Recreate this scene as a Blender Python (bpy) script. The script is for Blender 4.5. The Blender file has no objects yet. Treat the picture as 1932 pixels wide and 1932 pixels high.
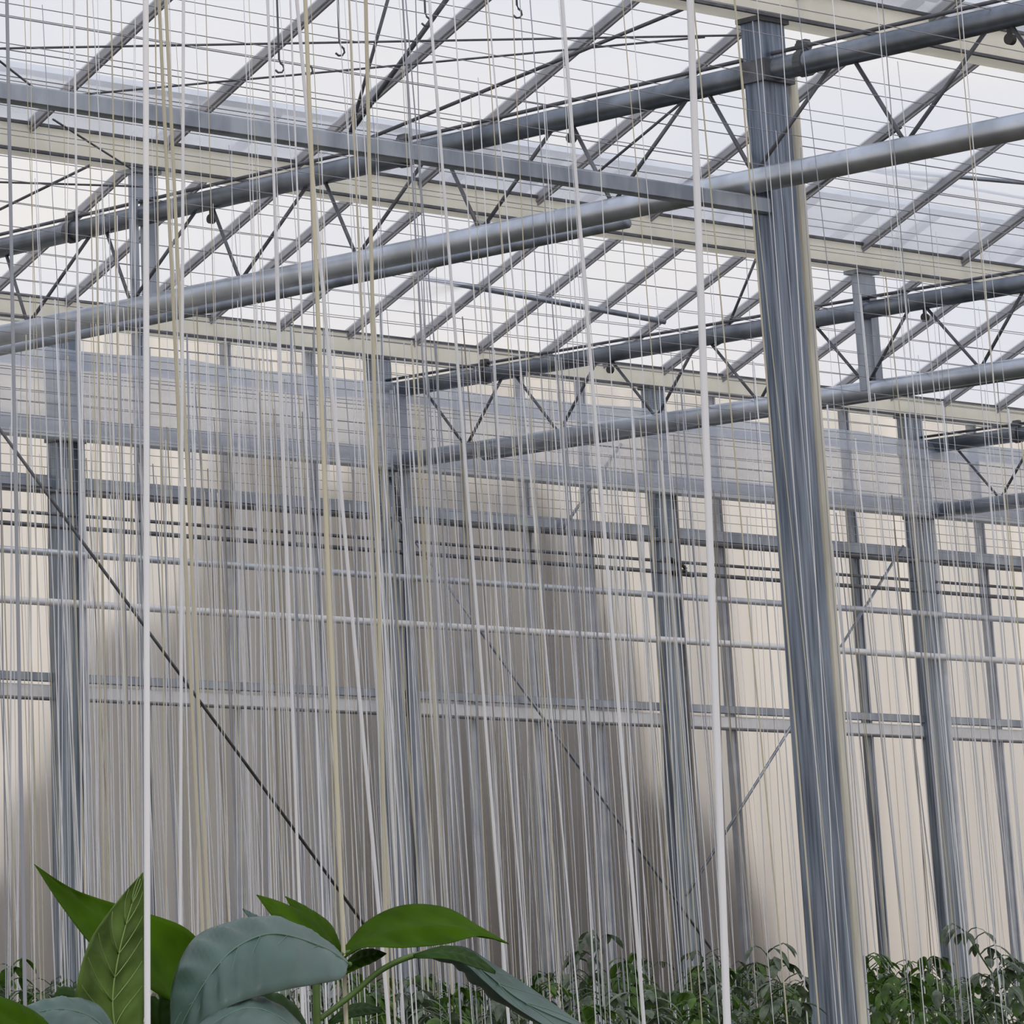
import bpy, bmesh, math, random
from mathutils import Vector, Matrix
random.seed(7)
SC = bpy.context.scene
COL = SC.collection
PI = math.pi

# ------------------------------------------------------------------ camera
# world: X runs along the gutters (away to the right), Y along the trusses (away to the left), Z up
CAM_H = 1.5
F_PX = 7913.0                      # focal length in pixels of the 1932 px frame
PPX, PPY = -40.4, -885.0           # optical axis of the full picture this frame is a corner of
VA, VB, VV = (10836, 1795), (-6500, 1966), (-262, -23350)
def cr(q): return Vector((q[0] - PPX, q[1] - PPY, F_PX))
a = cr(VA).normalized(); v = cr(VV).normalized()
b = v.cross(a) * -1
if b.dot(cr(VB)) < 0: b = -b
b.normalize(); a = (a - v * a.dot(v)).normalized()
ROWS = (a, b, v)                   # world axes in camera pixels space (x right, y down, z forward)
def w(q):
    r = cr(q)
    return Vector((ROWS[0].dot(r), ROWS[1].dot(r), ROWS[2].dot(r)))
def at(x, y, Y):
    """point of the place seen at pixel x, y on the vertical plane Y metres away along the trusses"""
    r = w((x, y)); r = r * (Y / r.y)
    return Vector((r.x, r.y, r.z + CAM_H))
def atX(x, y, X):
    r = w((x, y)); r = r * (X / r.x)
    return Vector((r.x, r.y, r.z + CAM_H))
cam = bpy.data.cameras.new('camera')
co = bpy.data.objects.new('camera', cam); COL.objects.link(co)
right = Vector((a.x, b.x, v.x)); up = -Vector((a.y, b.y, v.y)); back = -Vector((a.z, b.z, v.z))
m = Matrix((right, up, back)).transposed().to_4x4(); m.translation = (0, 0, CAM_H)
co.matrix_world = m
cam.sensor_width = 36; cam.sensor_fit = 'HORIZONTAL'
cam.lens = F_PX / 1932 * 36
cam.shift_x = (966 - PPX) / 1932; cam.shift_y = -(966 - PPY) / 1932
cam.clip_end = 500; cam.clip_start = .05
SC.camera = co

# ------------------------------------------------------------------ sky
SC.view_settings.view_transform = 'Standard'; SC.view_settings.look = 'None'
SC.view_settings.exposure = 0.0; SC.view_settings.gamma = 1; SC.view_settings.use_curve_mapping = False
W = bpy.data.worlds.new('overcast_sky'); SC.world = W; W.use_nodes = True
nt = W.node_tree; N = nt.nodes; L = nt.links; N.clear()
out = N.new('ShaderNodeOutputWorld'); bg = N.new('ShaderNodeBackground'); L.new(bg.outputs[0], out.inputs[0])
tc = N.new('ShaderNodeTexCoord'); sx = N.new('ShaderNodeSeparateXYZ'); L.new(tc.outputs['Generated'], sx.inputs[0])
rmp = N.new('ShaderNodeValToRGB'); L.new(sx.outputs[2], rmp.inputs[0])
e = rmp.color_ramp.elements
e[0].position = 0.0; e[0].color = (.78, .70, .62, 1)
e[1].position = 1.0; e[1].color = (.86, .90, 1.0, 1)
for p, c in ((.10, (.90, .83, .755, 1)), (.17, (.95, .90, .82, 1)), (.24, (.92, .90, .86, 1)), (.34, (.86, .87, .90, 1))):
    q = rmp.color_ramp.elements.new(p); q.color = c
ns = N.new('ShaderNodeTexNoise'); ns.inputs['Scale'].default_value = 5; ns.inputs['Detail'].default_value = 4
L.new(tc.outputs['Generated'], ns.inputs['Vector'])
mr = N.new('ShaderNodeMapRange'); mr.inputs[3].default_value = .88; mr.inputs[4].default_value = 1.10
L.new(ns.outputs['Fac'], mr.inputs[0])
mx = N.new('ShaderNodeMix'); mx.data_type = 'RGBA'; mx.blend_type = 'MULTIPLY'; mx.inputs[0].default_value = 1
L.new(rmp.outputs[0], mx.inputs[6]); L.new(mr.outputs[0], mx.inputs[7]); L.new(mx.outputs[2], bg.inputs[0])
bg.inputs[1].default_value = 1.0
sl = bpy.data.lights.new('veiled_sun', 'SUN'); sl.energy = .9; sl.angle = math.radians(20); sl.color = (1, .95, .88)
so = bpy.data.objects.new('veiled_sun', sl); COL.objects.link(so)
so.rotation_euler = Vector((-.25, -.75, 1.0)).to_track_quat('Z', 'Y').to_euler()

# ------------------------------------------------------------------ materials
def mat(name, col, rough=.6, metal=0., spec=.4, noise=0., scale=20, col2=None, stretch=None, transl=0., bump=0.):
    M = bpy.data.materials.new(name); M.use_nodes = True
    nt = M.node_tree; P = nt.nodes['Principled BSDF']
    P.inputs['Base Color'].default_value = (*col, 1); P.inputs['Roughness'].default_value = rough
    P.inputs['Metallic'].default_value = metal; P.inputs['Specular IOR Level'].default_value = spec
    csrc = None
    if noise or col2:
        t = nt.nodes.new('ShaderNodeTexCoord'); mp = nt.nodes.new('ShaderNodeMapping'); n = nt.nodes.new('ShaderNodeTexNoise')
        nt.links.new(t.outputs['Object'], mp.inputs[0]); nt.links.new(mp.outputs[0], n.inputs['Vector'])
        if stretch: mp.inputs['Scale'].default_value = stretch
        n.inputs['Scale'].default_value = scale; n.inputs['Detail'].default_value = 5
        r = nt.nodes.new('ShaderNodeValToRGB'); nt.links.new(n.outputs['Fac'], r.inputs[0])
        c2 = col2 or tuple(c * (1 - noise) for c in col)
        r.color_ramp.elements[0].position = .35; r.color_ramp.elements[0].color = (*c2, 1)
        r.color_ramp.elements[1].position = .65; r.color_ramp.elements[1].color = (*col, 1)
        nt.links.new(r.outputs[0], P.inputs['Base Color']); csrc = r.outputs[0]
        if bump:
            bp = nt.nodes.new('ShaderNodeBump'); bp.inputs['Strength'].default_value = bump; bp.inputs['Distance'].default_value = .01
            nt.links.new(n.outputs['Fac'], bp.inputs['Height']); nt.links.new(bp.outputs[0], P.inputs['Normal'])
    if transl:
        tr = nt.nodes.new('ShaderNodeBsdfTranslucent'); ms = nt.nodes.new('ShaderNodeMixShader'); o = nt.nodes['Material Output']
        if csrc: nt.links.new(csrc, tr.inputs[0])
        else: tr.inputs[0].default_value = (*col, 1)
        ms.inputs[0].default_value = transl
        nt.links.new(P.outputs[0], ms.inputs[1]); nt.links.new(tr.outputs[0], ms.inputs[2]); nt.links.new(ms.outputs[0], o.inputs[0])
    return M

STEEL = mat('galvanised_steel', (.42, .46, .52), .42, .65, .5, col2=(.25, .28, .34), scale=9, stretch=(1, 1, .3))
BARM = mat('glazing_bar_aluminium', (.46, .46, .48), .5, .2, .4, col2=(.36, .36, .39), scale=6)
PALE = mat('pale_painted_steel', (.74, .78, .84), .5, .1, .4, col2=(.62, .66, .72), scale=5)
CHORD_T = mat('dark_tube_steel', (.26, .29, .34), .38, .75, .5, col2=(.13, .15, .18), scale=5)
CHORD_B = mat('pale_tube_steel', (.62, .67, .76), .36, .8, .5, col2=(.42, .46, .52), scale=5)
STEEL_L = mat('pale_galvanised_steel', (.60, .63, .69), .45, .35, .5, col2=(.46, .49, .55), scale=7)
STEEL_D = mat('dark_weathered_steel', (.16, .17, .19), .55, .5, .5, col2=(.10, .10, .11), scale=12)
COLM = mat('column_steel', (.25, .30, .38), .45, .5, .5, col2=(.09, .115, .16), scale=5, stretch=(14, 14, .5))
COLW = mat('wall_column_steel', (.34, .39, .46), .45, .5, .5, col2=(.13, .165, .21), scale=5, stretch=(14, 14, .4))
ALU = mat('cream_gutter_sheet', (.97, .955, .90), .5, 0, .3, noise=.06, scale=6, transl=.6)
WHITE = mat('white_painted_steel', (.82, .82, .84), .5, 0, .4, noise=.1, scale=15)
CREAMP = mat('cream_plastic_pipe', (.76, .73, .62), .5, 0, .4, noise=.25, scale=6, stretch=(6, 6, .6))
TW_W = mat('white_twine', (.86, .87, .91), .7, 0, .2, transl=.12)
TW_C = mat('cream_twine', (.66, .62, .49), .7, 0, .2, transl=.15)
TW_B = mat('brown_twine', (.34, .30, .26), .7, 0, .2)
TW_G = mat('grey_twine', (.36, .38, .44), .7, 0, .2)
WIRE = mat('steel_wire', (.34, .34, .37), .5, .5, .5)
RUBBER = mat('black_rubber', (.05, .05, .05), .6)
SOIL = mat('dark_soil', (.10, .085, .06), .95, 0, .1, noise=.5, scale=8, bump=.4)
LEAFG = mat('backlit_pepper_leaf', (.095, .215, .001), .6, 0, .08, noise=.35, scale=18, transl=.6)
LEAFM = mat('mid_green_pepper_leaf', (.155, .26, .055), .55, 0, .25, noise=.45, scale=25, transl=.3)
LEAFB = mat('glaucous_pepper_leaf', (.072, .130, .112), .45, 0, .45, noise=.25, scale=22, transl=.15)
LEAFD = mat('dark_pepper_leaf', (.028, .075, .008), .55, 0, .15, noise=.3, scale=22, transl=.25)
VEIN = mat('leaf_vein', (.23, .34, .11), .5, 0, .3)
VEINB = mat('glaucous_vein', (.10, .17, .13), .5, 0, .3)
STEMG = mat('green_stem', (.09, .16, .04), .5, 0, .3, noise=.3, scale=30)
FOL1 = mat('far_foliage_green', (.11, .21, .03), .5, 0, .4, col2=(.035, .08, .015), scale=16, transl=.35)
FOL2 = mat('far_foliage_dull', (.17, .22, .14), .4, 0, .6, col2=(.04, .065, .03), scale=16, transl=.25)
HEDGE = mat('bare_brown_twigs', (.15, .115, .095), .9, 0, .1, col2=(.05, .042, .036), scale=1.5, stretch=(4, 4, .6))

def glass_mat(name, tint, t2, fac, rough_refr=None, scale=.5, stretch=(1, 1, 1)):
    M = bpy.data.materials.new(name); M.use_nodes = True
    nt = M.node_tree; N = nt.nodes; L = nt.links; N.clear()
    o = N.new('ShaderNodeOutputMaterial'); ms = N.new('ShaderNodeMixShader'); L.new(ms.outputs[0], o.inputs[0])
    tr = N.new('ShaderNodeBsdfTranslucent')
    if rough_refr is None:
        tp = N.new('ShaderNodeBsdfTransparent'); tp.inputs[0].default_value = (*tint, 1)
    else:
        tp = N.new('ShaderNodeBsdfRefraction'); tp.inputs[0].default_value = (*tint, 1)
        tp.inputs['Roughness'].default_value = rough_refr; tp.inputs['IOR'].default_value = 1.12
    t = N.new('ShaderNodeTexCoord'); mp = N.new('ShaderNodeMapping'); n = N.new('ShaderNodeTexNoise')
    L.new(t.outputs['Object'], mp.inputs[0]); L.new(mp.outputs[0], n.inputs['Vector']); mp.inputs['Scale'].default_value = stretch
    n.inputs['Scale'].default_value = scale; n.inputs['Detail'].default_value = 3
    r = N.new('ShaderNodeMapRange'); r.inputs[1].default_value = .35; r.inputs[2].default_value = .65
    r.inputs[3].default_value = fac[0]; r.inputs[4].default_value = fac[1]
    L.new(n.outputs['Fac'], r.inputs[0]); L.new(r.outputs[0], ms.inputs[0])
    tr.inputs[0].default_value = (*t2, 1)
    L.new(tp.outputs[0], ms.inputs[1]); L.new(tr.outputs[0], ms.inputs[2])
    return M
GLASS = glass_mat('hazy_roof_glass', (.97, .97, .98), (.80, .82, .87), (.12, .50), scale=.45, stretch=(.6, 1.5, 1))
WALLG = glass_mat('fluted_wall_sheet', (.99, .98, .97), (.94, .925, .905), (.18, .42), rough_refr=.38, scale=1.2, stretch=(3, 1, .15))
CURTAIN = glass_mat('sheer_shade_cloth', (.99, .99, 1.0), (.90, .92, .97), (.30, .45), scale=3, stretch=(1, 1, 6))
SCREEN = glass_mat('folded_shade_cloth', (.90, .93, .98), (.80, .84, .92), (.40, .65), scale=3, stretch=(1, 1, 6))

# ------------------------------------------------------------------ helpers
def link(name, bm, m, parent=None, smooth=False):
    me = bpy.data.meshes.new(name); bm.normal_update(); bm.to_mesh(me); bm.free()
    for mm in (m if isinstance(m, (list, tuple)) else [m]): me.materials.append(mm)
    if smooth:
        for p in me.polygons: p.use_smooth = True
    o = bpy.data.objects.new(name, me); COL.objects.link(o)
    if parent: o.parent = parent
    return o
def tag(o, label, cat, group=None, kind=None):
    o['label'] = label; o['category'] = cat
    if group: o['group'] = group
    if kind: o['kind'] = kind
    return o
def empty(name, loc, label, cat, group=None):
    o = bpy.data.objects.new(name, None); COL.objects.link(o); o.location = loc; o.empty_display_size = .1
    return tag(o, label, cat, group)
def struct(name, bm, m):
    o = link(name, bm, m); o['kind'] = 'structure'; return o
def box(bm, c, s, R=None):
    r = bmesh.ops.create_cube(bm, size=1)
    M = Matrix.Translation(c) @ (R.to_4x4() if R else Matrix()) @ Matrix.Diagonal((*s, 1))
    bmesh.ops.transform(bm, matrix=M, verts=r['verts'])
    return r['verts']
def frame(d, upv=Vector((0, 0, 1))):
    d = d.normalized()
    if abs(d.dot(upv)) > .97: upv = Vector((0, 1, 0))
    s = d.cross(upv).normalized(); u = s.cross(d)
    return d, s, u
def tube(bm, pts, r, n=8, caps=True, r1=None):
    pts = [Vector(p) for p in pts]; rings = []
    for i, p in enumerate(pts):
        d = (pts[min(i + 1, len(pts) - 1)] - pts[max(i - 1, 0)])
        d, s, u = frame(d)
        rr = r if r1 is None else r + (r1 - r) * i / (len(pts) - 1)
        rings.append([bm.verts.new(p + (s * math.cos(2 * PI * k / n) + u * math.sin(2 * PI * k / n)) * rr) for k in range(n)])
    for A, B in zip(rings, rings[1:]):
        for k in range(n): bm.faces.new((A[k], A[(k + 1) % n], B[(k + 1) % n], B[k]))
    if caps: bm.faces.new(rings[0][::-1]); bm.faces.new(rings[-1])
def bar(bm, p, q, wd, ht):
    """rectangular bar from p to q, wd across, ht in its upright direction, edges bevelled"""
    p, q = Vector(p), Vector(q); d, s, u = frame(q - p)
    prof = []; c = min(wd, ht) * .14
    for x, y in ((wd / 2, ht / 2 - c), (wd / 2 - c, ht / 2), (-wd / 2 + c, ht / 2), (-wd / 2, ht / 2 - c), (-wd / 2, -ht / 2 + c), (-wd / 2 + c, -ht / 2), (wd / 2 - c, -ht / 2), (wd / 2, -ht / 2 + c)):
        prof.append(s * x + u * y)
    A = [bm.verts.new(p + o) for o in prof]; B = [bm.verts.new(q + o) for o in prof]
    for k in range(8): bm.faces.new((A[k], A[(k + 1) % 8], B[(k + 1) % 8], B[k]))
    bm.faces.new(A[::-1]); bm.faces.new(B)
def prism(bm, prof, x0, x1):
    """closed profile of (y, z) pushed along X"""
    A = [bm.verts.new((x0, y, z)) for y, z in prof]; B = [bm.verts.new((x1, y, z)) for y, z in prof]; n = len(prof)
    for k in range(n): bm.faces.new((A[k], A[(k + 1) % n], B[(k + 1) % n], B[k]))
    bm.faces.new(A[::-1]); bm.faces.new(B)
def one(name, m, label, cat, f, group=None, smooth=False, kind=None):
    bm = bmesh.new(); f(bm); o = link(name, bm, m, smooth=smooth); return tag(o, label, cat, group, kind)
H = CAM_H

# ------------------------------------------------------------------ geometry of the house (metres, from the photo's vanishing points)
G0, G1, G2 = 11.44, 15.43, 19.42                # the gutters, along Y
GT, GB = 3.93 + H, 3.80 + H                     # gutter top and bottom edge
T1, T2, T3 = 12.88, 18.05, 23.05                # trusses, along X
ZT, ZB = 3.575 + H, 3.14 + H                    # chord centre heights
X0, X1 = -4.0, 34.0
RISE = .82; HALF = (G1 - G0) / 2

# floor
bm = bmesh.new(); box(bm, ((X0 + X1) / 2, 8, -.05), (X1 - X0, 26, .1)); struct('floor', bm, SOIL)
# roof glass: every pitch of the saw-tooth roof
for i, g in enumerate((G2, G1, G0, G0 - 2 * HALF, G0 - 4 * HALF)):
    bm = bmesh.new()
    for sgn in ((-1,) if i == 0 else (-1, 1)):
        y0, y1 = g + sgn * .07, g + sgn * HALF
        A = [Vector((x, y, z + dz)) for dz in (0, .005) for x, y, z in ((X0, y0, GT + .01), (X1, y0, GT + .01), (X1, y1, GT + RISE), (X0, y1, GT + RISE))]
        V = [bm.verts.new(p) for p in A]
        for f in ((0, 1, 2, 3), (7, 6, 5, 4), (0, 4, 5, 1), (1, 5, 6, 2), (2, 6, 7, 3), (3, 7, 4, 0)): bm.faces.new([V[k] for k in f])
    o = link('ceiling', bm, GLASS); o['kind'] = 'structure'
# ridge caps
for i, g in enumerate((G2, G1, G0)):
    y = g - HALF
    one('roof_ridge', STEEL_L, ('aluminium ridge of the glass roof nearest the far wall', 'aluminium ridge of the middle glass roof pitch', 'aluminium ridge of the glass roof nearest the camera')[i], 'ridge',
        lambda bm: prism(bm, [(y - .05, GT + RISE - .01), (y, GT + RISE + .035), (y + .05, GT + RISE - .01), (y, GT + RISE - .03)], X0, X1))
# far wall sheet
bm = bmesh.new()
box(bm, ((X0 + X1) / 2, G2 + .09, (GB) / 2), (X1 - X0, .012, GB)); struct('wall_back', bm, WALLG)

# gutters
def gut(y):
    def f(bm):                                   # open U of thin sheet
        t = .0015
        prof = [(y - .075, GT), (y - .06, GB), (y + .06, GB), (y + .075, GT), (y + .075 - t, GT), (y + .06 - t, GB + t), (y - .06 + t, GB + t), (y - .075 + t, GT)]
        prism(bm, prof, X0, X1)
    return f
for y, lab in ((G0, 'cream roof gutter in the top right corner above the big column'), (G1, 'cream roof gutter over the middle of the nearest truss'), (G2, 'cream roof gutter along the head of the far wall')):
    g = empty('roof_gutter', (0, 0, 0), lab, 'gutter')
    bm = bmesh.new(); gut(y)(bm); link('gutter_channel', bm, ALU, g)
    for nm, z in (('upper_lip', GT), ('lower_lip', GB)):
        bm = bmesh.new(); bar(bm, (X0, y - .085, z), (X1, y - .085, z), .014, .016); o = link(nm, bm, STEEL_D, g); o['label'] = 'dark edge strip of the gutter'

ORDN = 'first second third fourth fifth sixth seventh eighth ninth tenth eleventh twelfth thirteenth fourteenth fifteenth sixteenth seventeenth eighteenth'.split()
# glazing bars, one object each, on the pitches that face the camera
def glazing(y, xs, label, group):
    base = None
    for x in xs:
        if base is None:
            bm = bmesh.new()
            bar(bm, (0, -.06, GT - .005), (0, -HALF, GT + RISE - .015), .032, .05)
            bar(bm, (.0, -.06, GT - .035), (0, -HALF, GT + RISE - .045), .012, .02)
            base = o = link('glazing_bar', bm, BARM)
            bm = bmesh.new(); bar(bm, (.017, -.06, GT - .012), (.017, -HALF, GT + RISE - .022), .008, .045); strip = link('edge_strip', bm, STEEL_D, o); strip['label'] = 'dark strip along one edge'  # narrow dark strip down one side of each bar
        else:
            o = base.copy(); COL.objects.link(o); c_ = strip.copy(); COL.objects.link(c_); c_.parent = o
        o.location = (x, y, 0)
        tag(o, label % ORDN[xs.index(x)], 'glazing bar', group)
glazing(G2, [15.0 + .56 * k for k in range(18)], 'slanting glazing bar above the far wall, %s from the left', 'glazing bars above the far wall')
glazing(G1, [12.15 + .835 * k for k in range(10)], 'slanting glazing bar rising from the middle gutter, %s from the left', 'glazing bars above the middle gutter')
glazing(G0, [12.2 + .835 * k for k in range(5)], 'slanting glazing bar above the top right gutter, %s from the left', 'glazing bars above the near gutter')

# ------------------------------------------------------------------ trusses
def truss(X, Ya, Yb, label, off, extra, off_b=0.):
    t = empty('roof_truss', (X, Yb, ZB), label, 'truss')
    XB, ZBB = (X + off_b, ZB + .008 + off_b * .24)
    def part(name, m, f, smooth=True, lab=None):
        bm = bmesh.new(); f(bm); bmesh.ops.translate(bm, vec=(-X, -Yb, -ZB), verts=bm.verts)
        o = link(name, bm, m, t, smooth)
        if lab: o['label'] = lab
        return o
    part('top_chord', CHORD_T, lambda bm: tube(bm, [(X, Ya, ZT + .006), (X, Yb, ZT + .006)], .048, 16))
    part('bottom_chord', CHORD_B, lambda bm: tube(bm, [(XB, Ya, ZBB), (XB, Yb, ZBB)], .050, 18), lab='pale tube along the foot of the truss')
    part('drive_shaft', STEEL_D, lambda bm: tube(bm, [(X, Ya, ZT + .075), (X, Yb, ZT + .075)], .009, 8), lab='thin dark shaft running above the top chord')
    y = off
    while y > Ya + .3:
        for s in (-1, 1):
            if y + s * .40 < Yb - .05 and y + s * .4 > Ya:
                part('web_rod', STEEL_D, lambda bm: tube(bm, [(X, y + s * .06, ZT - .03), (XB, y + s * .39, ZBB + .03)], .009, 8))
        if int(round((off - y) / .8)) % 3 == 1:
            def cl(bm):
                box(bm, (X, y + .2, ZT + .062), (.03, .05, .075)); tube(bm, [(X, y + .18, ZT + .006), (X, y + .22, ZT + .006)], .056, 16); tube(bm, [(X, y + .17, ZT + .075), (X, y + .23, ZT + .075)], .02, 12)
            part('shaft_bearing', STEEL_D, cl, False)
        if int(round((off - y) / .8)) % 3 == 2:
            def pu(bm):
                tube(bm, [(X - .012, y - .05, ZT - .085), (X + .012, y - .05, ZT - .085)], .022, 16)
                box(bm, (X, y - .05, ZT - .058), (.008, .02, .05))
            part('pulley', RUBBER, pu, False, 'small black pulley hanging under the top chord')
        y -= .79
    for (p, q, r, m_, n_) in extra: part(n_, m_, lambda bm: tube(bm, [p, q], r, 12))
    return t
truss(T1, 7.6, G2 - .1, 'nearest long lattice truss, carried by the big front column', 18.92, [], -.13)
truss(T2, 11.0, G2 - .05, 'second lattice truss, ending on the wall column left of centre', 19.01, [])
truss(T3, 13.5, G2 - .05, 'farthest lattice truss, ending on the right wall column', 19.05, [])
# water pipes strung along the trusses
one('water_pipe', STEEL, 'grey pipe slung just below the nearest truss', 'pipe', lambda bm: tube(bm, [(T1 + .22, G2 - .2, ZB - .02), (T1 + .05, 12.3, ZB - .045)], .024, 12), smooth=True)
one('water_pipe', STEEL, 'grey pipe lying behind the foot of the second truss', 'pipe', lambda bm: tube(bm, [(T2 + .35, G2 - .6, ZB + .02), (T2 + .35, 11.5, ZB + .04)], .024, 12), smooth=True)
# gutter posts standing on trusses
def gpost(X, Y, label):
    def f(bm):
        box(bm, (X - .05, Y, (ZB + GB) / 2), (.018, .05, GB - ZB)); box(bm, (X + .045, Y, (ZB + GB - .1) / 2), (.06, .06, GB - ZB - .1))
        box(bm, (X, Y, GB - .012), (.16, .12, .02)); box(bm, (X, Y - .03, GB - .09), (.13, .012, .12))
    one('gutter_post', STEEL, label, 'post', f)
gpost(T1 - .0, G1, 'short twin steel post between nearest truss and middle gutter')
gpost(T2, G1, 'short steel post on second truss under the middle gutter, right of the big column')
# roof bracing rods
def rod(p, q, r, label, m=STEEL_D, cat='brace rod', name='brace_rod'):
    one(name, m, label, cat, lambda bm: tube(bm, [p, q], r, 8), smooth=True)
zz = ZT + .06
rod(atX(655, 272, T1), atX(740, -30, T1), .008, 'steep dark rod fanning up from truss and beam crossing, leftmost')
rod(atX(640, 278, T1 + .3), atX(860, -25, T1 + .3), .012, 'middle dark rod of the fan above truss and beam crossing')
rod(atX(650, 280, T1), atX(1310, 8, T1), .009, 'long shallow dark rod from the beam crossing up to the top')
rod(at(-30, 92, 13.4), at(1425, 66, 12.2), .005, 'thin level tie wire near the top, reaching the big column')
rod(at(60, 187, 14.6), at(1330, 70, 12.6), .005, 'thin tie wire rising gently right from the left end of the beam')
rod(at(-20, 100, 13.8), at(95, 190, 14.4), .005, 'short thin tie wire in the upper left corner')
rod(at(100, 225, 14.8), at(250, 320, 15.3), .005, 'short thin tie wire under the left end of the beam')
rod(at(0, 395, 15.6), at(170, 312, 15.0), .007, 'short rod at the left edge under the middle gutter')
rod(at(-20, 343, 15.2), at(272, 352, 15.2), .005, 'level tie wire ending at the short twin post')
rod(at(775, 520, 18.9), at(1255, 607, 18.3), .018, 'grey purlin crossing the far glazing bars', STEEL, 'purlin', 'roof_purlin')
rod(at(1650, 320, 14.9), at(1990, 350, 14.5), .012, 'upper of two thin rails right of the big column', STEEL, 'rail', 'roof_rail')
rod(at(1590, 312, 14.9), at(1990, 384, 14.9), .010, 'lower of two thin rails right of the big column', WHITE, 'rail', 'roof_rail')
rod(at(1480, 395, 14.9), at(1700, 240, 13.5), .007, 'thin rod rising behind the big column to the right')
rod(atX(1110, 340, T1), atX(1290, 190, T1), .006, 'thin rod between the chords left of the big column')
rod(atX(1490, 575, T2), atX(1345, 655, T2), .006, 'thin rod beside the middle of the big column')
rod(atX(1370, 625, T2), atX(1440, 455, T2), .008, 'thin rod rising to the big column under the middle gutter')

# the beam along the gutter direction, ending on the big column
def bm_beam(bm): bar(bm, (3.0, G0 - .02, 3.02 + H), (T1 - .02, G0 - .02, 3.02 + H), .05, .068); 
one('cross_beam', STEEL, 'long grey beam from upper left ending on the big column', 'beam', bm_beam)

# ------------------------------------------------------------------ columns
def column(X, Y, wd, dp, m, label, top=GB, pipe=None, brackets=()):
    c = empty('steel_column', (X, Y, 0), label, 'column')
    def part(name, m, f, lab=None):
        bm = bmesh.new(); f(bm); o = link(name, bm, m, c)
        if lab: o['label'] = lab
    def shaft(bm):                               # open C section with lips
        t = .006; w2, d2 = wd / 2, dp / 2
        prof = [(-w2, -d2), (w2, -d2), (w2, d2), (w2 - .03, d2), (w2 - .03, d2 - t), (w2 - t, d2 - t), (w2 - t, -d2 + t), (-w2 + t, -d2 + t), (-w2 + t, d2 - t), (-w2 + .03, d2 - t), (-w2 + .03, d2), (-w2, d2)]
        A = [bm.verts.new((x, y, 0)) for x, y in prof]; B = [bm.verts.new((x, y, top - .02)) for x, y in prof]; n = len(prof)
        for k in range(n): bm.faces.new((A[k], A[(k + 1) % n], B[(k + 1) % n], B[k]))
        bm.faces.new(A[::-1]); bm.faces.new(B)
    part('shaft', m, shaft)
    part('cap_plate', STEEL_D, lambda bm: box(bm, (0, 0, top - .01), (wd + .03, dp + .03, .02)))
    for z in brackets: part('bracket', STEEL_D, lambda bm: box(bm, (0, -.01, z), (wd + .03, dp + .03, .09)))
    if pipe:
        px, py, pr, pm, pl, ph = pipe
        part('down_pipe', pm, lambda bm: tube(bm, [(px, py, 0), (px, py, ph)], pr, 14), pl)
    return c
column(T1 + .01, G0, .15, .10, COLM, 'big near steel column standing right of centre, full height', GB, (.118, -.02, .032, CREAMP, 'cream round pipe down the right side', GB - .15), (ZT,))
column(15.52, G2 - .08, .20, .08, COLW, 'wide steel wall column near the left edge', GB, (.07, -.07, .02, STEEL_L, None, GB - .6), (ZB,))
column(T2 - .02, G2 - .08, .12, .10, COLW, 'steel wall column left of centre where the second truss ends', GB, (.15, -.03, .045, STEEL, 'grey pipe on the right side', ZT), (ZB, ZT))
column(20.47, G2 - .08, .14, .08, COLW, 'steel wall column between centre and the big front column', GB, (.10, -.02, .03, STEEL_D, 'dark pipe on the right side', ZB), (ZT,))
column(T3 - .05, G2 - .08, .15, .10, COLW, 'steel wall column at far right where the farthest truss ends', GB, (.11, -.02, .03, STEEL_L, None, GB - .3), (ZB, ZT))
column(25.4, G2 - .08, .14, .08, COLW, 'steel wall column partly past the right edge', GB)
# slim posts of the wall
for i, X in enumerate((14.9, 16.16, 16.85, 17.52, 18.78, 19.33, 19.88, 21.1, 21.75, 22.42, 23.75, 24.45)):
    def f(bm):
        bar(bm, (X, G2 + .02, 0), (X, G2 + .02, GB), .03, .05); bar(bm, (X + .022, G2 - .01, 0), (X + .022, G2 - .01, GB), .012, .02)
    one('wall_mullion', STEEL_L if i not in (1, 9) else STEEL,
        ('slim upright of the far wall left of the leftmost wall column', 'slim wall upright, first right of the leftmost wall column', 'slim wall upright, second right of the leftmost wall column', 'slim wall upright just left of the second truss column',
         'slim wall upright, first right of the second truss column', 'slim wall upright, second right of the second truss column', 'slim wall upright, third right of the second truss column, before the centre column',
         'slim wall upright between centre column and big front column', 'slim wall upright hidden partly by the big front column', 'slim dark wall upright just right of the big front column',
         'slim wall upright right of the right wall column', 'slim wall upright past the right edge')[i],
        'wall post', f, 'slim uprights of the far wall')

# ------------------------------------------------------------------ rails and pipes along the far wall
def wl(z, Y):                                   # height on another plane seen the same as z on the wall
    return z * Y / 19.46 + H
xa, xb = 12.0, 28.0
def wallbar(name, lab, cat, m, z, Y, ht, wd, round_=False):
    if round_: one(name, m, lab, cat, lambda bm: tube(bm, [(xa, Y, wl(z, Y)), (xb, Y, wl(z, Y))], ht, 12), smooth=True)
    else: one(name, m, lab, cat, lambda bm: bar(bm, (xa, Y, wl(z, Y)), (xb, Y, wl(z, Y)), wd, ht))
wallbar('wall_beam', 'pale blue-grey beam across the far wall at truss foot height', 'beam', PALE, 3.195, 19.25, .12, .07)
b2 = empty('wall_beam', (0, 0, 0), 'grey beam with a dark underside across the far wall', 'beam')
bm = bmesh.new(); bar(bm, (xa, 19.36, wl(2.885, 19.36)), (xb, 19.36, wl(2.885, 19.36)), .05, .075); link('beam_web', bm, STEEL, b2)
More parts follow.
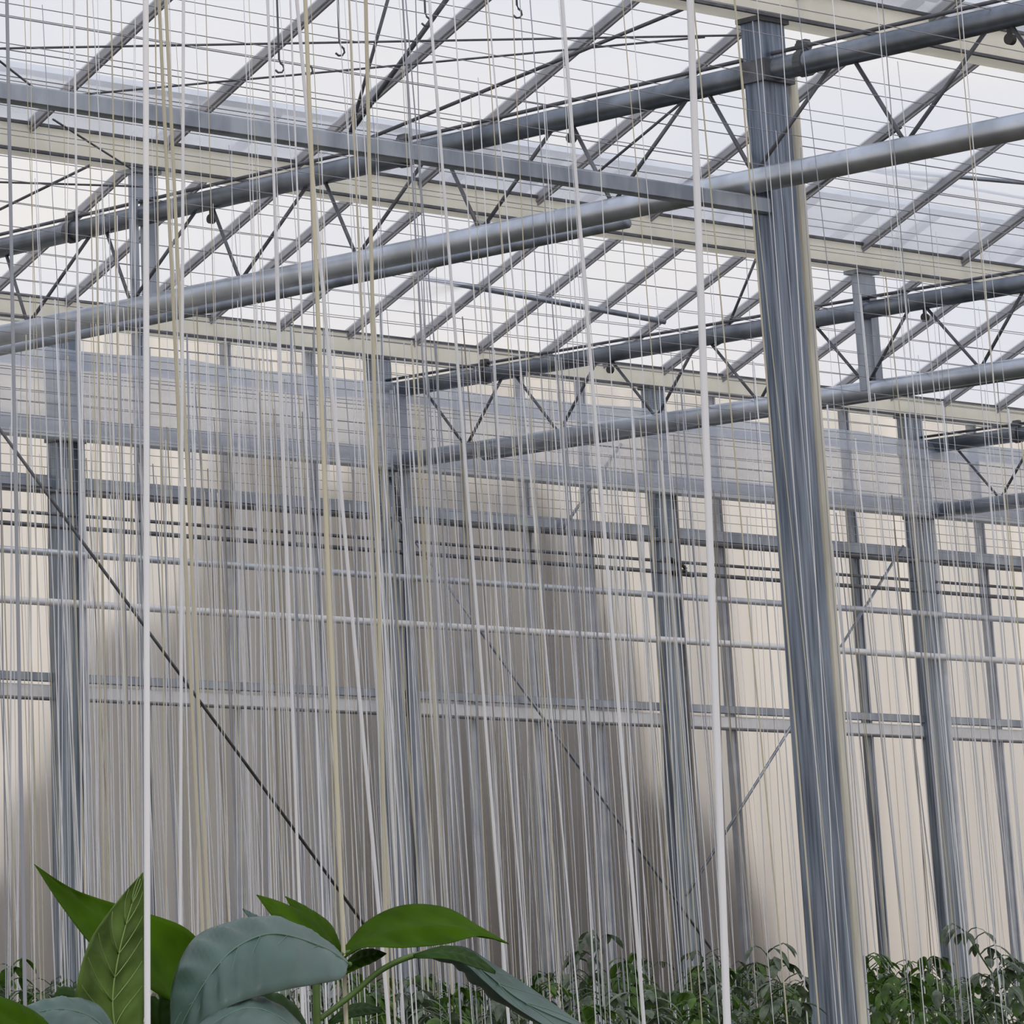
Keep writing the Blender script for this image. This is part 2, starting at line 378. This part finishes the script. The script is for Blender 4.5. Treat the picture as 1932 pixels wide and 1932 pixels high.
bm = bmesh.new(); bar(bm, (xa, 19.33, wl(2.835, 19.33)), (xb, 19.33, wl(2.835, 19.33)), .08, .024); o = link('lower_flange', bm, STEEL_D, b2); o['label'] = 'dark lower flange'
wallbar('heating_pipe', 'upper of the two thin dark pipes on the far wall', 'pipe', STEEL_D, 2.705, 19.3, .010, 0, True)
wallbar('heating_pipe', 'lower of the two thin dark pipes on the far wall', 'pipe', STEEL_D, 2.635, 19.3, .013, 0, True)
wallbar('heating_pipe', 'upper of the two pale pipes crossing in front of wall columns', 'pipe', STEEL_L, 2.485, 19.22, .020, 0, True)
wallbar('heating_pipe', 'lower of the two pale pipes crossing in front of wall columns', 'pipe', WHITE, 2.205, 19.22, .021, 0, True)
b3 = empty('wall_rail', (0, 0, 0), 'broad white rail with grey top across the lower wall', 'rail')
bm = bmesh.new(); bar(bm, (xa, 19.40, wl(1.705, 19.40)), (xb, 19.40, wl(1.705, 19.40)), .05, .075); link('rail_face', bm, WHITE, b3)
bm = bmesh.new(); bar(bm, (xa, 19.37, wl(1.785, 19.37)), (xb, 19.37, wl(1.785, 19.37)), .03, .05); o = link('rail_top', bm, STEEL, b3); o['label'] = 'grey top strip'
bm = bmesh.new(); bar(bm, (xa, 19.37, wl(1.662, 19.37)), (xb, 19.37, wl(1.662, 19.37)), .02, .010); o = link('lower_edge', bm, STEEL_D, b3); o['label'] = 'dark lower edge'
# rolled shade cloth under the gutter
def roll(bm):
    n = 14; rings = []
    for k in range(60):
        x = xa + (xb - xa) * k / 59; r = .055 + .006 * math.sin(k * 1.7)
        rings.append([bm.verts.new((x, 19.2 + r * math.cos(2 * PI * j / n), wl(3.61, 19.2) + r * 1.05 * math.sin(2 * PI * j / n) + .008 * math.sin(k * .9))) for j in range(n)])
    for A, B in zip(rings, rings[1:]):
        for j in range(n): bm.faces.new((A[j], A[(j + 1) % n], B[(j + 1) % n], B[j]))
    bm.faces.new(rings[0][::-1]); bm.faces.new(rings[-1])
one('shade_roll', SCREEN, 'rolled pale blue-grey shade cloth under the far wall gutter', 'shade cloth', roll, smooth=True)
def curtain(bm):
    n = 400; rows = []
    for k in range(n):
        x = xa + (xb - xa) * k / (n - 1); y = 19.13 + .012 * math.sin(k * .9) + .006 * math.sin(k * 2.3)
        rows.append([bm.verts.new((x, y, wl(z, 19.13))) for z in (3.60, 3.18)])
    for A, B in zip(rows, rows[1:]): bm.faces.new((A[0], A[1], B[1], B[0]))
o = one('shade_curtain', CURTAIN, 'sheer hanging shade cloth between the shade roll and the pale beam', 'shade cloth', curtain, smooth=True)
sol = o.modifiers.new('thickness', 'SOLIDIFY'); sol.thickness = .001
# bracing on the wall
rod(at(-30, 770, 13.1), at(700, 1762, 13.3), .0065, 'long dark diagonal rod falling right in front of the left column')
rod(at(742, 965, 19.3), at(1360, 1815, 19.3), .009, 'thin grey diagonal rod falling right across the middle of the wall', STEEL)
rod(at(1704, 1030, 19.3), at(1295, 1690, 19.3), .009, 'thin grey diagonal rod falling left behind the big column', STEEL)
rod(at(1172, 838, 19.3), at(1058, 1003, 19.3), .010, 'short grey diagonal rod above the centre of the wall', STEEL)
def hose(bm):
    pts = []
    for k in range(14):
        s = k / 13; pts.append(at(1266 + 34 * math.sin(s * 2.6) - 6, 1052 + 40 * s, 19.28) if k < 9 else at(1258 + 10 * (k - 8), 1080 + 1.2 * (k - 8), 19.28))
    tube(bm, pts, .012, 8)
one('pipe_hose', RUBBER, 'black curved hose beside the wall column right of centre', 'hose', hose, smooth=True)
one('pipe_hose', STEEL_D, 'thin curved hose hanging beside the second truss column', 'hose', lambda bm: tube(bm, [at(738 + 14 * math.sin(k * .35) - k * .2, 900 + k * 11, 19.28) for k in range(10)], .008, 8), smooth=True)

# ------------------------------------------------------------------ wires strung under the roof (along X)
def wires(ys, z, lab, group, r):
    base = None
    for y in ys:
        if base is None:
            bm = bmesh.new(); tube(bm, [(8.5, 0, 0), (13.5, 0, -.012), (18.5, 0, .0), (23.5, 0, -.012), (27.5, 0, 0)], r, 5, False); base = o = link('support_wire', bm, WIRE)
        else: o = base.copy(); COL.objects.link(o)
        o.location = (0, y + random.uniform(-.05, .05), z + random.uniform(-.015, .015)); o.rotation_euler.z = random.uniform(-.004, .004)
        tag(o, lab, 'wire', group)
wires([8.2 + .40 * k for k in range(28)], ZB + .05, 'thin level wire strung over the truss feet', 'wires over the truss feet', .0018)
wires([9.6 + .6 * k for k in range(16)], ZT + .06, 'thin level wire strung over the truss tops', 'wires over the truss tops', .0018)
# glazing lines of the roof panes
wires([G1 - .45, G1 - .95, G1 - 1.45], GT + .1, 'thin level line just under the middle roof pitch', 'lines under the middle roof pitch', .003)

# hooks hanging from the wires
def hook(px, py, Y):
    p = at(px, py, Y)
    def f(bm):
        pts = [Vector((p.x, p.y, ZT + .07)), p + Vector((0, 0, .03))]
        pts += [p + Vector((.018 * math.sin(t) , -.018 * math.sin(t) * .3, .018 * math.cos(t) - .0)) for t in (0.3, 1.0, 1.8, 2.6, 3.4, 4.2)]
        tube(bm, pts, .004, 6)
    one('hanging_hook', STEEL_D, 'small dark wire hook hanging near the top left', 'hook', f, 'wire hooks hanging near the top', True)
for q in ((527, 128, 11.0), (581, 132, 11.2), (641, 96, 10.8), (976, 25, 10.6), (803, 40, 10.9)): hook(*q)

# ------------------------------------------------------------------ crop strings
def string_obj(p, q, r, m, label, group=None, n=6, name='crop_string', sag=0.):
    def f(bm):
        pts = []
        for k in range(7):
            s = k / 6; pt = p.lerp(q, s) + Vector((sag * math.sin(PI * s), 0, 0)); pts.append(pt)
        tube(bm, pts, r, n)
    return one(name, m, label, 'string', f, group, True)
def line_at(xt, yt, xb_, yb, Y):                # a line through two seen points, carried to the wire and to the ground
    p, q = at(xt, yt, Y), at(xb_, yb, Y); d = (q - p)
    return p + d * ((ZB + .05 - p.z) / d.z), p + d * ((.35 - p.z) / d.z)
for xt, yt, xb_, yb, Y, r, m_, lab in (
    (275, 0, 278, 1932, 3.0, .0030, TW_W, 'thick white string running in front of the big pepper leaves'),
    (1302, 0, 1372, 1932, 4.6, .0060, TW_W, 'widest white string, left of the big steel column'),
    (1128, 850, 1215, 1932, 6.0, .0038, TW_W, 'leaning white string between centre and the big column'),
    (13, 0, 32, 1050, 7.0, .0042, TW_G, 'dark grey string at the left edge'),
    (690, 0, 712, 1000, 7.5, .0050, TW_C, 'cream string in front of the second truss column'),
    (300, 0, 330, 640, 8.0, .0048, TW_C, 'cream string left of the short twin post'),
    (345, 700, 402, 1932, 7.6, .0045, TW_C, 'cream string over the left part of the wall'),
    (650, 1000, 722, 1800, 6.4, .0040, TW_W, 'leaning white string beside the second truss column'),
    (345, 340, 340, 1760, 6.2, .0034, TW_W, 'bright white string above the grey-green leaf'),
    (540, 1000, 566, 1740, 6.6, .0032, TW_W, 'bright white string above the two small leaf tips'),
    (880, 900, 960, 1932, 8.6, .0045, TW_W, 'white string over the centre of the wall'),
    (640, 1600, 648, 1800, 3.3, .0024, TW_C, 'cream string holding up the pepper plant')):
    p, q = line_at(xt, yt, xb_, yb, Y); string_obj(p, q, r, m_, lab)
cand = []
R = random.Random(11)
def dens(u):                                     # fewer strings before the right part of the wall
    return 1.0 if u < 1.03 else (.55 if u < 1.1 else .33)
Y = 6.0
while Y < 13.4:
    for tw in (0, .22):
        x = .775 * Y + R.uniform(0, .2)
        while x < 1.26 * Y:
            x += R.choice((.2, .25, .3, .38)) * R.uniform(.85, 1.15)
            if R.random() > dens(x / Y) * .8: continue
            cand.append((x, Y + tw + R.uniform(-.05, .05), R.choice((.0011, .0014, .0020)), ZB + .05 if R.random() < .75 else ZT + .06))
    Y += 1.22
Y = 13.4
while Y < 18.7:
    x = .775 * Y
    while x < 1.26 * Y:
        x += R.choice((.05, .07, .09, .12)) * R.uniform(.8, 1.2)
        if R.random() > dens(x / Y): continue
        cand.append((x, 13.4 + .4 * round((Y + R.uniform(-.3, .3) - 13.4) / .4), R.choice((.0014, .0018, .0024, .0030, .0042)), (2.72 + H) if R.random() < .85 else ZB + .05))
    Y += .8
wires([13.4 + .4 * k for k in range(14)], 2.72 + H, 'thin level crop wire carrying the far strings below the truss feet', 'crop wires before the far wall', .0018)
cand.sort(key=lambda c: c[1])
near, far = cand[:288], cand[288:]
def string_geo(bm, x, y, r, top, n, R):
    lean = R.gauss(0, .03)
    if R.random() < .3: lean = R.uniform(.03, .12)
    z0 = R.uniform(.1, .6); P0 = Vector((x - lean, y, top)); P1 = Vector((x + lean, y + R.gauss(0, .03), z0)); sg = R.gauss(0, .012)
    tube(bm, [P0.lerp(P1, k / 5) + Vector((sg * math.sin(PI * k / 5), 0, 0)) for k in range(6)], r, n, True)
def place(x, y):                                 # words for where a string hangs, by the posts one sees behind it
    u = x / y
    for lim, wd in ((.80, 'left of the leftmost wall column'), (.86, 'just right of the leftmost wall column'), (.925, 'left of the second truss column'), (.975, 'just right of the second truss column'),
                    (1.03, 'over the centre of the wall'), (1.09, 'between the centre column and the big column'), (1.15, 'by the big steel column'), (9, 'at the right, beyond the big column')):
        if u < lim: return wd
for x, y, r, top in near:
    c = R.random(); mm, lab = (TW_W, 'white') if c < .60 else ((TW_C, 'cream') if c < .80 else (TW_G, 'grey'))
    bm = bmesh.new(); string_geo(bm, x, y, r, top, 5, R)
    dl = 'nearer' if y < 9.5 else 'farther'
    lb = 'thin %s string hanging %s, in the %s rows' % (lab, place(x, y), dl)
    tag(link('crop_string', bm, mm, smooth=True), lb, 'string', 'thin %s strings %s, %s rows' % (lab, place(x, y), dl))
bm = bmesh.new()
for x, y, r, top in far:
    n0 = len(bm.faces); string_geo(bm, x, y, r, top, 4, R); bm.faces.ensure_lookup_table()
    mi = R.choices((0, 1, 2, 3), (46, 18, 18, 18))[0]
    for f in bm.faces[n0:]: f.material_index = mi
tag(link('crop_strings', bm, [TW_W, TW_C, TW_G, TW_B]), 'mass of distant white, cream and grey strings hanging before the far wall', 'strings', None, 'stuff')
print('strings', len(near), len(far))

# ------------------------------------------------------------------ far plants
def leaf_geo(bm, base, d, length, width, droop, R):
    d = d.normalized(); side = d.cross(Vector((0, 0, 1))).normalized(); rows = []
    p = base.copy(); n = 5; dirv = d.copy()
    for k in range(n + 1):
        s = k / n; wd = width * math.sin(PI * min(1, s * .86 + .10)) ** .8 * (1 - s * .25) * .5
        if k == n: wd = .001
        c = Vector((0, 0, -.25 * wd))
        rows.append([bm.verts.new(p + side * wd + c), bm.verts.new(p), bm.verts.new(p - side * wd + c)])
        dirv = (dirv + Vector((0, 0, -droop / n))).normalized(); p = p + dirv * (length / n)
    for A, B in zip(rows, rows[1:]):
        bm.faces.new((A[0], A[1], B[1], B[0])); bm.faces.new((A[1], A[2], B[2], B[1]))
def far_plant(h, R):
    st = bmesh.new(); pts = [Vector((R.gauss(0, .008) * k, R.gauss(0, .008) * k, h * k / 8)) for k in range(9)]; tube(st, pts, .009, 6, True, .004)
    fo = bmesh.new(); z = .35
    while z < h + .02:
        k = min(7.99, z / h * 8); b0 = pts[int(k)].lerp(pts[int(k) + 1], k - int(k)) if int(k) < 8 else pts[8]
        for _ in range(3):
            an = R.uniform(0, 2 * PI); pl = R.uniform(.05, .13) * (1.0 if z < h - .15 else .8)
            d = Vector((math.cos(an), math.sin(an), .55)); tip = b0 + d.normalized() * pl
            tube(fo, [b0, (b0 + tip) / 2 + Vector((0, 0, .008)), tip], .0025, 4, False)
            d.z = .25; leaf_geo(fo, tip, d, R.uniform(.07, .135), R.uniform(.028, .055), R.uniform(1.4, 2.8), R)
            if R.random() < .5:
                d2 = Vector((math.cos(an + .9), math.sin(an + .9), .1)); leaf_geo(fo, tip, d2, R.uniform(.05, .10), .035, 2.2, R)
        z += R.uniform(.03, .05)
    return st, fo
RP = random.Random(5); protos = []
for i in range(6):
    st, fo = far_plant(1.75, RP)
    ms = bpy.data.meshes.new('stem'); st.to_mesh(ms); st.free(); ms.materials.append(STEMG)
    for mm in (FOL1, FOL2):
        pass
    mf = bpy.data.meshes.new('foliage'); fo.normal_update(); fo.to_mesh(mf); fo.free(); mf.materials.append(FOL1 if i % 2 else FOL2)
    protos.append((ms, mf))
def put_plant(px, ytop, Y, label, group, i):
    t = at(px, ytop, Y); ms, mf = protos[i % 6]
    r = empty('pepper_plant', (t.x, t.y, 0), label, 'plant', group); r.rotation_euler.z = RP.uniform(0, 6.28); s = t.z / 1.82; r.scale = (1, 1, s)
    for nm, me in (('stem', ms), ('foliage', mf)):
        o = bpy.data.objects.new(nm, me); COL.objects.link(o); o.parent = r
for i, (px, yt, Y, lab) in enumerate((
    (1120, 1742, 13.5, 'bushy plant with drooping leaves right of centre'),
    (1195, 1785, 14.2, 'bushy plant just left of the column right of centre'),
    (1480, 1768, 13.4, 'drooping plant just left of the big steel column'),
    (1680, 1782, 14.0, 'drooping plant between the big column and right wall column'),
    (1840, 1725, 12.8, 'tallest drooping plant, in front of the right wall column'),
    (1750, 1778, 14.4, 'drooping plant just left of the right wall column'),
    (1312, 1778, 14.8, 'drooping plant left of the widest white string'),
    (30, 1795, 15.2, 'dark plant at the left edge behind the big leaves'),
    (1915, 1795, 13.6, 'plant at the right edge'))):
    put_plant(px, yt, Y, lab, None, i)
k = 0
for Y, step, y0 in ((17.6, 70, 1822), (16.2, 82, 1828), (15.0, 90, 1836), (13.2, 96, 1850), (11.4, 110, 1868)):
    px = -30 + (k * 37) % 50
    while px < 1990:
        if px > 980 or Y > 14.5 or (620 < px):
            tt = at(px, y0, Y)
            if Y > 12 or abs(tt.x - T1) > .4:
                lb = 'green pepper plant %s, %s' % (place(tt.x, Y), {17.6: 'row nearest the wall', 16.2: 'fourth row from the front', 15.0: 'third row from the front', 13.2: 'second row from the front', 11.4: 'front row'}[Y])
                put_plant(px, y0 + RP.uniform(-22, 18) + (16 if px < 1000 else -6), Y, lb, lb[6:], k)
        px += step * RP.uniform(.8, 1.2); k += 1

# ------------------------------------------------------------------ hedge of bare trees outside the wall
RH = random.Random(3)
bm = bmesh.new(); nx, na = 60, 12; rings = []
for i in range(nx):
    t = i / (nx - 1); X = 12.0 + 11.6 * t; u = t
    top = 1.5 + 3.5 * max(0, min(1, (X - 16.3) / 3.0)) - (3.2 * max(0, (X - 21.6) / 2.0)) + .35 * math.sin(i * .9) + .25 * math.sin(i * 2.1)
    rings.append([bm.verts.new((X + RH.uniform(-.06, .06), 21.9 - (.75 + RH.uniform(-.12, .12)) * math.cos(PI * j / (na - 1)), max(.05, top * math.sin(PI * j / (na - 1)) ** .45 * (1 + RH.uniform(-.03, .03))))) for j in range(na)])
for A, B in zip(rings, rings[1:]):
    for j in range(na - 1): bm.faces.new((A[j], A[j + 1], B[j + 1], B[j]))
bm.faces.new(rings[0]); bm.faces.new(rings[-1][::-1])
o = link('outdoor_hedge', bm, HEDGE, smooth=True); tag(o, 'blurred brown hedge seen through the translucent far wall', 'hedge', None, 'stuff')
bm = bmesh.new(); box(bm, (15, 40.5, -.08), (120, 39, .1)); o = link('floor_outside', bm, mat('outdoor_ground', (.30, .27, .20), .9, noise=.3, scale=2)); o['kind'] = 'structure'

# ------------------------------------------------------------------ the near pepper plant
def catmull(P, n):
    out = []
    for i in range(len(P) - 1):
        p0, p1, p2, p3 = P[max(i - 1, 0)], P[i], P[i + 1], P[min(i + 2, len(P) - 1)]
        for k in range(n):
            t = k / n; out.append(.5 * ((2 * p1) + (p2 - p0) * t + (2 * p0 - 5 * p1 + 4 * p2 - p3) * t * t + (3 * p1 - p0 - 3 * p2 + p3) * t ** 3))
    out.append(P[-1]); return out
ROOT = at(602, 1830, 3.30)
plant = empty('pepper_plant', (ROOT.x, ROOT.y, 0), 'near pepper plant with big leaves at bottom left', 'plant')
def pl_link(name, bm, m, lab=None, par=None):
    par = par or plant
    bmesh.ops.translate(bm, vec=(-ROOT.x, -ROOT.y, 0), verts=bm.verts)
    o = link(name, bm, m, par, True)
    if lab: o['label'] = lab
    return o
def leaf(left, mid, right_, m, lab, vm, ripple=.0018, nv=7, dY=3.3, cup=.004, par=None):
    """left edge, midrib and right edge as (x, y, depth) stations from base to tip"""
    mk = lambda L_: catmull([at(x, y, dY + d) for x, y, d in L_], 8)
    A, M_, B = mk(left), mk(mid), mk(right_); n = len(M_); bm = bmesh.new(); W_ = 7; rows = []
    for i in range(n):
        s = i / (n - 1); row = []
        nr = (A[i] - M_[i]).cross(M_[min(i + 1, n - 1)] - M_[max(i - 1, 0)]); nr = nr.normalized() if nr.length > 1e-9 else Vector((0, 0, 1))
        for j in range(-W_, W_ + 1):
            t = abs(j) / W_; e_ = A[i] if j < 0 else B[i]
            p = M_[i].lerp(e_, t)
            p = p + nr * (cup * math.sin(PI * t) * math.sin(PI * s) + ripple * math.sin(2 * PI * (s * nv - t * .9)) * math.sin(PI * t) * math.sin(PI * s))
            row.append(bm.verts.new(p))
        rows.append(row)
    for P_, Q_ in zip(rows, rows[1:]):
        for j in range(2 * W_):
            try: bm.faces.new((P_[j], P_[j + 1], Q_[j + 1], Q_[j]))
            except ValueError: pass
    o = pl_link('leaf', bm, m, lab, par)
    sol = o.modifiers.new('thickness', 'SOLIDIFY'); sol.thickness = .0006; sol.offset = 0
    if vm:
        bm = bmesh.new(); off = Vector((-.0008, -.0010, .0002))
        tube(bm, [p + off for p in M_[:-2]], .0012, 6, True, .0004)
        for kk in range(1, nv):
            i0 = int(kk / nv * (n - 1) * .92)
            for E_ in (A, B):
                i1 = min(n - 1, i0 + int(n * .20)); 
                pts = []
                for u in range(6):
                    t = u / 5 * .88; idx = i0 + (i1 - i0) * (u / 5); i_ = int(idx); fr = idx - i_; i2 = min(n - 1, i_ + 1)
                    pts.append(M_[i_].lerp(M_[i2], fr).lerp(E_[i_].lerp(E_[i2], fr), t) + off)
                tube(bm, pts, .0006, 5, True, .0002)
        v_ = bm; bmesh.ops.translate(v_, vec=(-ROOT.x, -ROOT.y, 0), verts=v_.verts)
        link('vein', v_, vm, o, True)
    return o
# backlit leaf with its tip at upper left
leaf([(345, 1900, .0), (290, 1870, -.02), (190, 1800, -.02), (118, 1712, 0), (66, 1632, .02)],
     [(372, 1830, .04), (300, 1800, .03), (200, 1742, .02), (125, 1680, .02), (65, 1631, .02)],
     [(384, 1784, .06), (340, 1745, .05), (240, 1712, .05), (140, 1678, .03), (64, 1630, .02)], LEAFG, 'bright backlit leaf pointing upper left', None, dY=3.36)
# upright veined leaf
leaf([(150, 1935, 0), (142, 1880, -.03), (168, 1780, -.03), (222, 1700, -.01), (268, 1648, .0)],
     [(222, 1975, 0), (212, 1890, -.0), (224, 1800, .0), (246, 1715, .0), (269, 1647, .0)],
     [(268, 1940, .0), (276, 1880, .01), (274, 1790, .02), (272, 1710, .01), (270, 1646, .0)], LEAFM, 'upright veined leaf crossed by the white string', VEIN, dY=3.22)
# big grey-green leaf hanging forward
leaf([(655, 1812, .02), (600, 1764, .05), (515, 1730, .07), (425, 1742, .07), (362, 1775, .05), (325, 1860, .03), (322, 1965, .0)],
     [(657, 1818, .0), (610, 1788, .01), (520, 1762, .0), (450, 1785, -.0), (400, 1835, -.01), (360, 1900, -.01), (325, 1972, .0)],
     [(655, 1826, -.01), (640, 1848, -.03), (545, 1866, -.05), (480, 1882, -.05), (430, 1900, -.05), (375, 1938, -.03), (328, 1980, .0)], LEAFB, 'big grey-green leaf arching over, veins running down', VEINB, dY=3.16, ripple=.0042, nv=9, cup=.005)
# arched leaf to the right
leaf([(640, 1800, 0), (690, 1740, .04), (760, 1708, .05), (840, 1712, .05), (900, 1745, .03), (958, 1779, 0)],
     [(640, 1808, 0), (690, 1775, .0), (760, 1752, .0), (840, 1748, .0), (900, 1758, .0), (959, 1780, 0)],
     [(642, 1815, 0), (685, 1788, -.03), (760, 1788, -.04), (840, 1781, -.03), (905, 1766, -.02), (960, 1781, 0)], LEAFG, 'arched backlit leaf pointing right', None)
# small young leaves at the growing tip
leaf([(640, 1800, 0), (590, 1735, .02), (535, 1704, .02), (484, 1688, 0)], [(640, 1805, 0), (585, 1755, .0), (530, 1722, .0), (484, 1689, 0)],
     [(638, 1812, 0), (570, 1775, -.02), (522, 1738, -.02), (485, 1690, 0)], LEAFG, 'small young leaf pointing upper left', None, cup=.002)
leaf([(648, 1800, 0), (625, 1745, .02), (580, 1712, .02), (538, 1691, 0)], [(646, 1805, 0), (612, 1755, 0), (572, 1722, 0), (538, 1692, 0)],
     [(640, 1806, 0), (600, 1770, -.02), (562, 1732, -.02), (539, 1693, 0)], LEAFG, 'second small young leaf beside the first', None, dY=3.34, cup=.002)
leaf([(540, 1762, 0), (500, 1736, .01), (458, 1714, 0)], [(540, 1770, 0), (498, 1744, 0), (458, 1716, 0)], [(535, 1780, 0), (492, 1756, -.01), (459, 1718, 0)], LEAFB, 'narrow bluish leaf tip behind the big leaf', None, dY=3.40, cup=.001)
leaf([(632, 1838, 0), (670, 1798, .02), (700, 1790, .02), (728, 1798, 0)], [(632, 1842, 0), (672, 1812, 0), (704, 1802, 0), (729, 1799, 0)],
     [(628, 1850, 0), (670, 1830, -.02), (706, 1814, -.02), (729, 1800, 0)], LEAFG, 'small leaf under the arched leaf', None, cup=.002)
# long drooping leaf at lower right on its stalk
leaf([(800, 1796, 0), (870, 1785, .03), (930, 1818, .05), (1010, 1870, .05), (1120, 1948, .03)], [(800, 1800, 0), (862, 1800, .0), (915, 1835, .0), (990, 1892, .0), (1122, 1950, 0)],
     [(802, 1806, 0), (868, 1815, -.03), (908, 1846, -.05), (972, 1900, -.05), (1095, 1975, -.03)], LEAFB, 'long folded leaf drooping to the lower right', VEINB, dY=3.25, nv=6, cup=.012)
leaf([(780, 1800, 0), (840, 1784, .01), (890, 1796, .01), (935, 1832, 0)], [(780, 1803, 0), (842, 1797, 0), (888, 1808, 0), (935, 1834, 0)],
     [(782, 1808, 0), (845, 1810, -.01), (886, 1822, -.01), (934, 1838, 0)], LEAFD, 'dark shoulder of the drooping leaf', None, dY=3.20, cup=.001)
# leaves cut by the lower edge
leaf([(600, 1975, .02), (540, 1905, .05), (470, 1880, .05), (400, 1910, .03), (340, 1975, 0)], [(600, 1985, 0), (535, 1925, .0), (470, 1902, .0), (405, 1930, 0), (342, 1985, 0)],
     [(600, 2000, 0), (540, 1960, -.04), (470, 1950, -.05), (405, 1965, -.03), (345, 2000, 0)], LEAFB, 'grey-green leaf at the lower edge', VEINB, dY=3.10)
leaf([(590, 1965, .0), (560, 1900, .03), (510, 1872, .03), (440, 1880, .03), (370, 1935, 0)], [(590, 1970, 0), (550, 1915, 0), (505, 1892, 0), (440, 1900, 0), (372, 1945, 0)],
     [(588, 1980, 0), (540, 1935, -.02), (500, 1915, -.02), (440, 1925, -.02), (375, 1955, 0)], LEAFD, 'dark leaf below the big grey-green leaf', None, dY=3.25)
leaf([(230, 1970, 0), (190, 1900, .02), (130, 1882, .03), (70, 1890, .02), (10, 1920, 0)], [(230, 1980, 0), (180, 1925, 0), (125, 1905, 0), (70, 1910, 0), (12, 1925, 0)],
     [(225, 1995, 0), (175, 1965, -.03), (120, 1950, -.03), (70, 1945, -.02), (15, 1935, 0)], LEAFB, 'bluish leaf in the lower left corner', VEINB, dY=3.12)
leaf([(150, 2010, 0), (90, 1930, .02), (40, 1895, .02), (-60, 1860, 0)], [(150, 2020, 0), (85, 1960, 0), (25, 1925, 0), (-60, 1870, 0)],
     [(140, 2040, 0), (70, 2000, -.02), (10, 1965, -.02), (-60, 1885, 0)], LEAFG, 'bright green leaf in the lower left corner', None, dY=3.02)
leaf([(290, 1980, 0), (270, 1900, .01), (285, 1860, .01), (330, 1840, 0)], [(310, 1985, 0), (300, 1910, 0), (310, 1870, 0), (335, 1842, 0)],
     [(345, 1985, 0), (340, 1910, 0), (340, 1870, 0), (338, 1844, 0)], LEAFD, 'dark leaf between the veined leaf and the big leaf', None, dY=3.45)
leaf([(155, 1900, 0), (140, 1868, .01), (115, 1862, .01), (100, 1880, 0)], [(160, 1910, 0), (138, 1882, 0), (118, 1876, 0), (100, 1884, 0)],
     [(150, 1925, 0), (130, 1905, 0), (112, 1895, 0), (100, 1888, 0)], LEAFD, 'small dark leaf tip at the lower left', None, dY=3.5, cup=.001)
leaf([(620, 1925, 0), (655, 1898, .01), (690, 1892, .01), (722, 1905, 0)], [(620, 1930, 0), (655, 1908, 0), (690, 1902, 0), (722, 1907, 0)],
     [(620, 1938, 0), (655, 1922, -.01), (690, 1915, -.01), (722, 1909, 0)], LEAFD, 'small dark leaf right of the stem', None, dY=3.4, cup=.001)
# stem and stalks
bm = bmesh.new()
P = [Vector((ROOT.x, ROOT.y, 0)), Vector((ROOT.x + .01, ROOT.y, .5)), Vector((ROOT.x - .005, ROOT.y, 1.1)), at(598, 1932, 3.3), at(604, 1850, 3.3), at(632, 1806, 3.3)]
tube(bm, catmull(P, 6), .0055, 10, True, .003); pl_link('stem', bm, STEMG)
for pts, r in (([(600, 1925, 3.3), (660, 1880, 3.29), (720, 1830, 3.27), (780, 1803, 3.25), (830, 1799, 3.24)], .0028),
               ([(632, 1806, 3.3), (640, 1802, 3.3), (660, 1796, 3.3)], .0022), ([(632, 1806, 3.3), (650, 1822, 3.2), (660, 1819, 3.16)], .0024),
               ([(598, 1945, 3.3), (560, 1990, 3.25), (480, 2010, 3.2), (330, 1985, 3.3), (342, 1890, 3.36), (370, 1832, 3.4)], .0024),
               ([(600, 2000, 3.3), (420, 2060, 3.3), (280, 2040, 3.25), (224, 1975, 3.22)], .0026), ([(600, 1960, 3.3), (602, 1990, 3.2), (600, 1985, 3.1)], .0022),
               ([(602, 2020, 3.3), (400, 2080, 3.2), (250, 2030, 3.15), (228, 1980, 3.12)], .0024)):
    bm = bmesh.new(); tube(bm, catmull([at(*q) for q in pts], 6), r, 8); pl_link('leaf_stalk', bm, STEMG)
# a pale flower bud in the leaf axil
bm = bmesh.new(); c = at(290, 1868, 3.44)
bmesh.ops.create_uvsphere(bm, u_segments=10, v_segments=8, radius=.006, matrix=Matrix.Translation(c))
for k in range(5):
    an = 2 * PI * k / 5; tube(bm, [c, c + Vector((.009 * math.cos(an), -.004, .009 * math.sin(an)))], .0025, 6, True, .0008)
pl_link('flower_bud', bm, WHITE, 'pale flower bud')
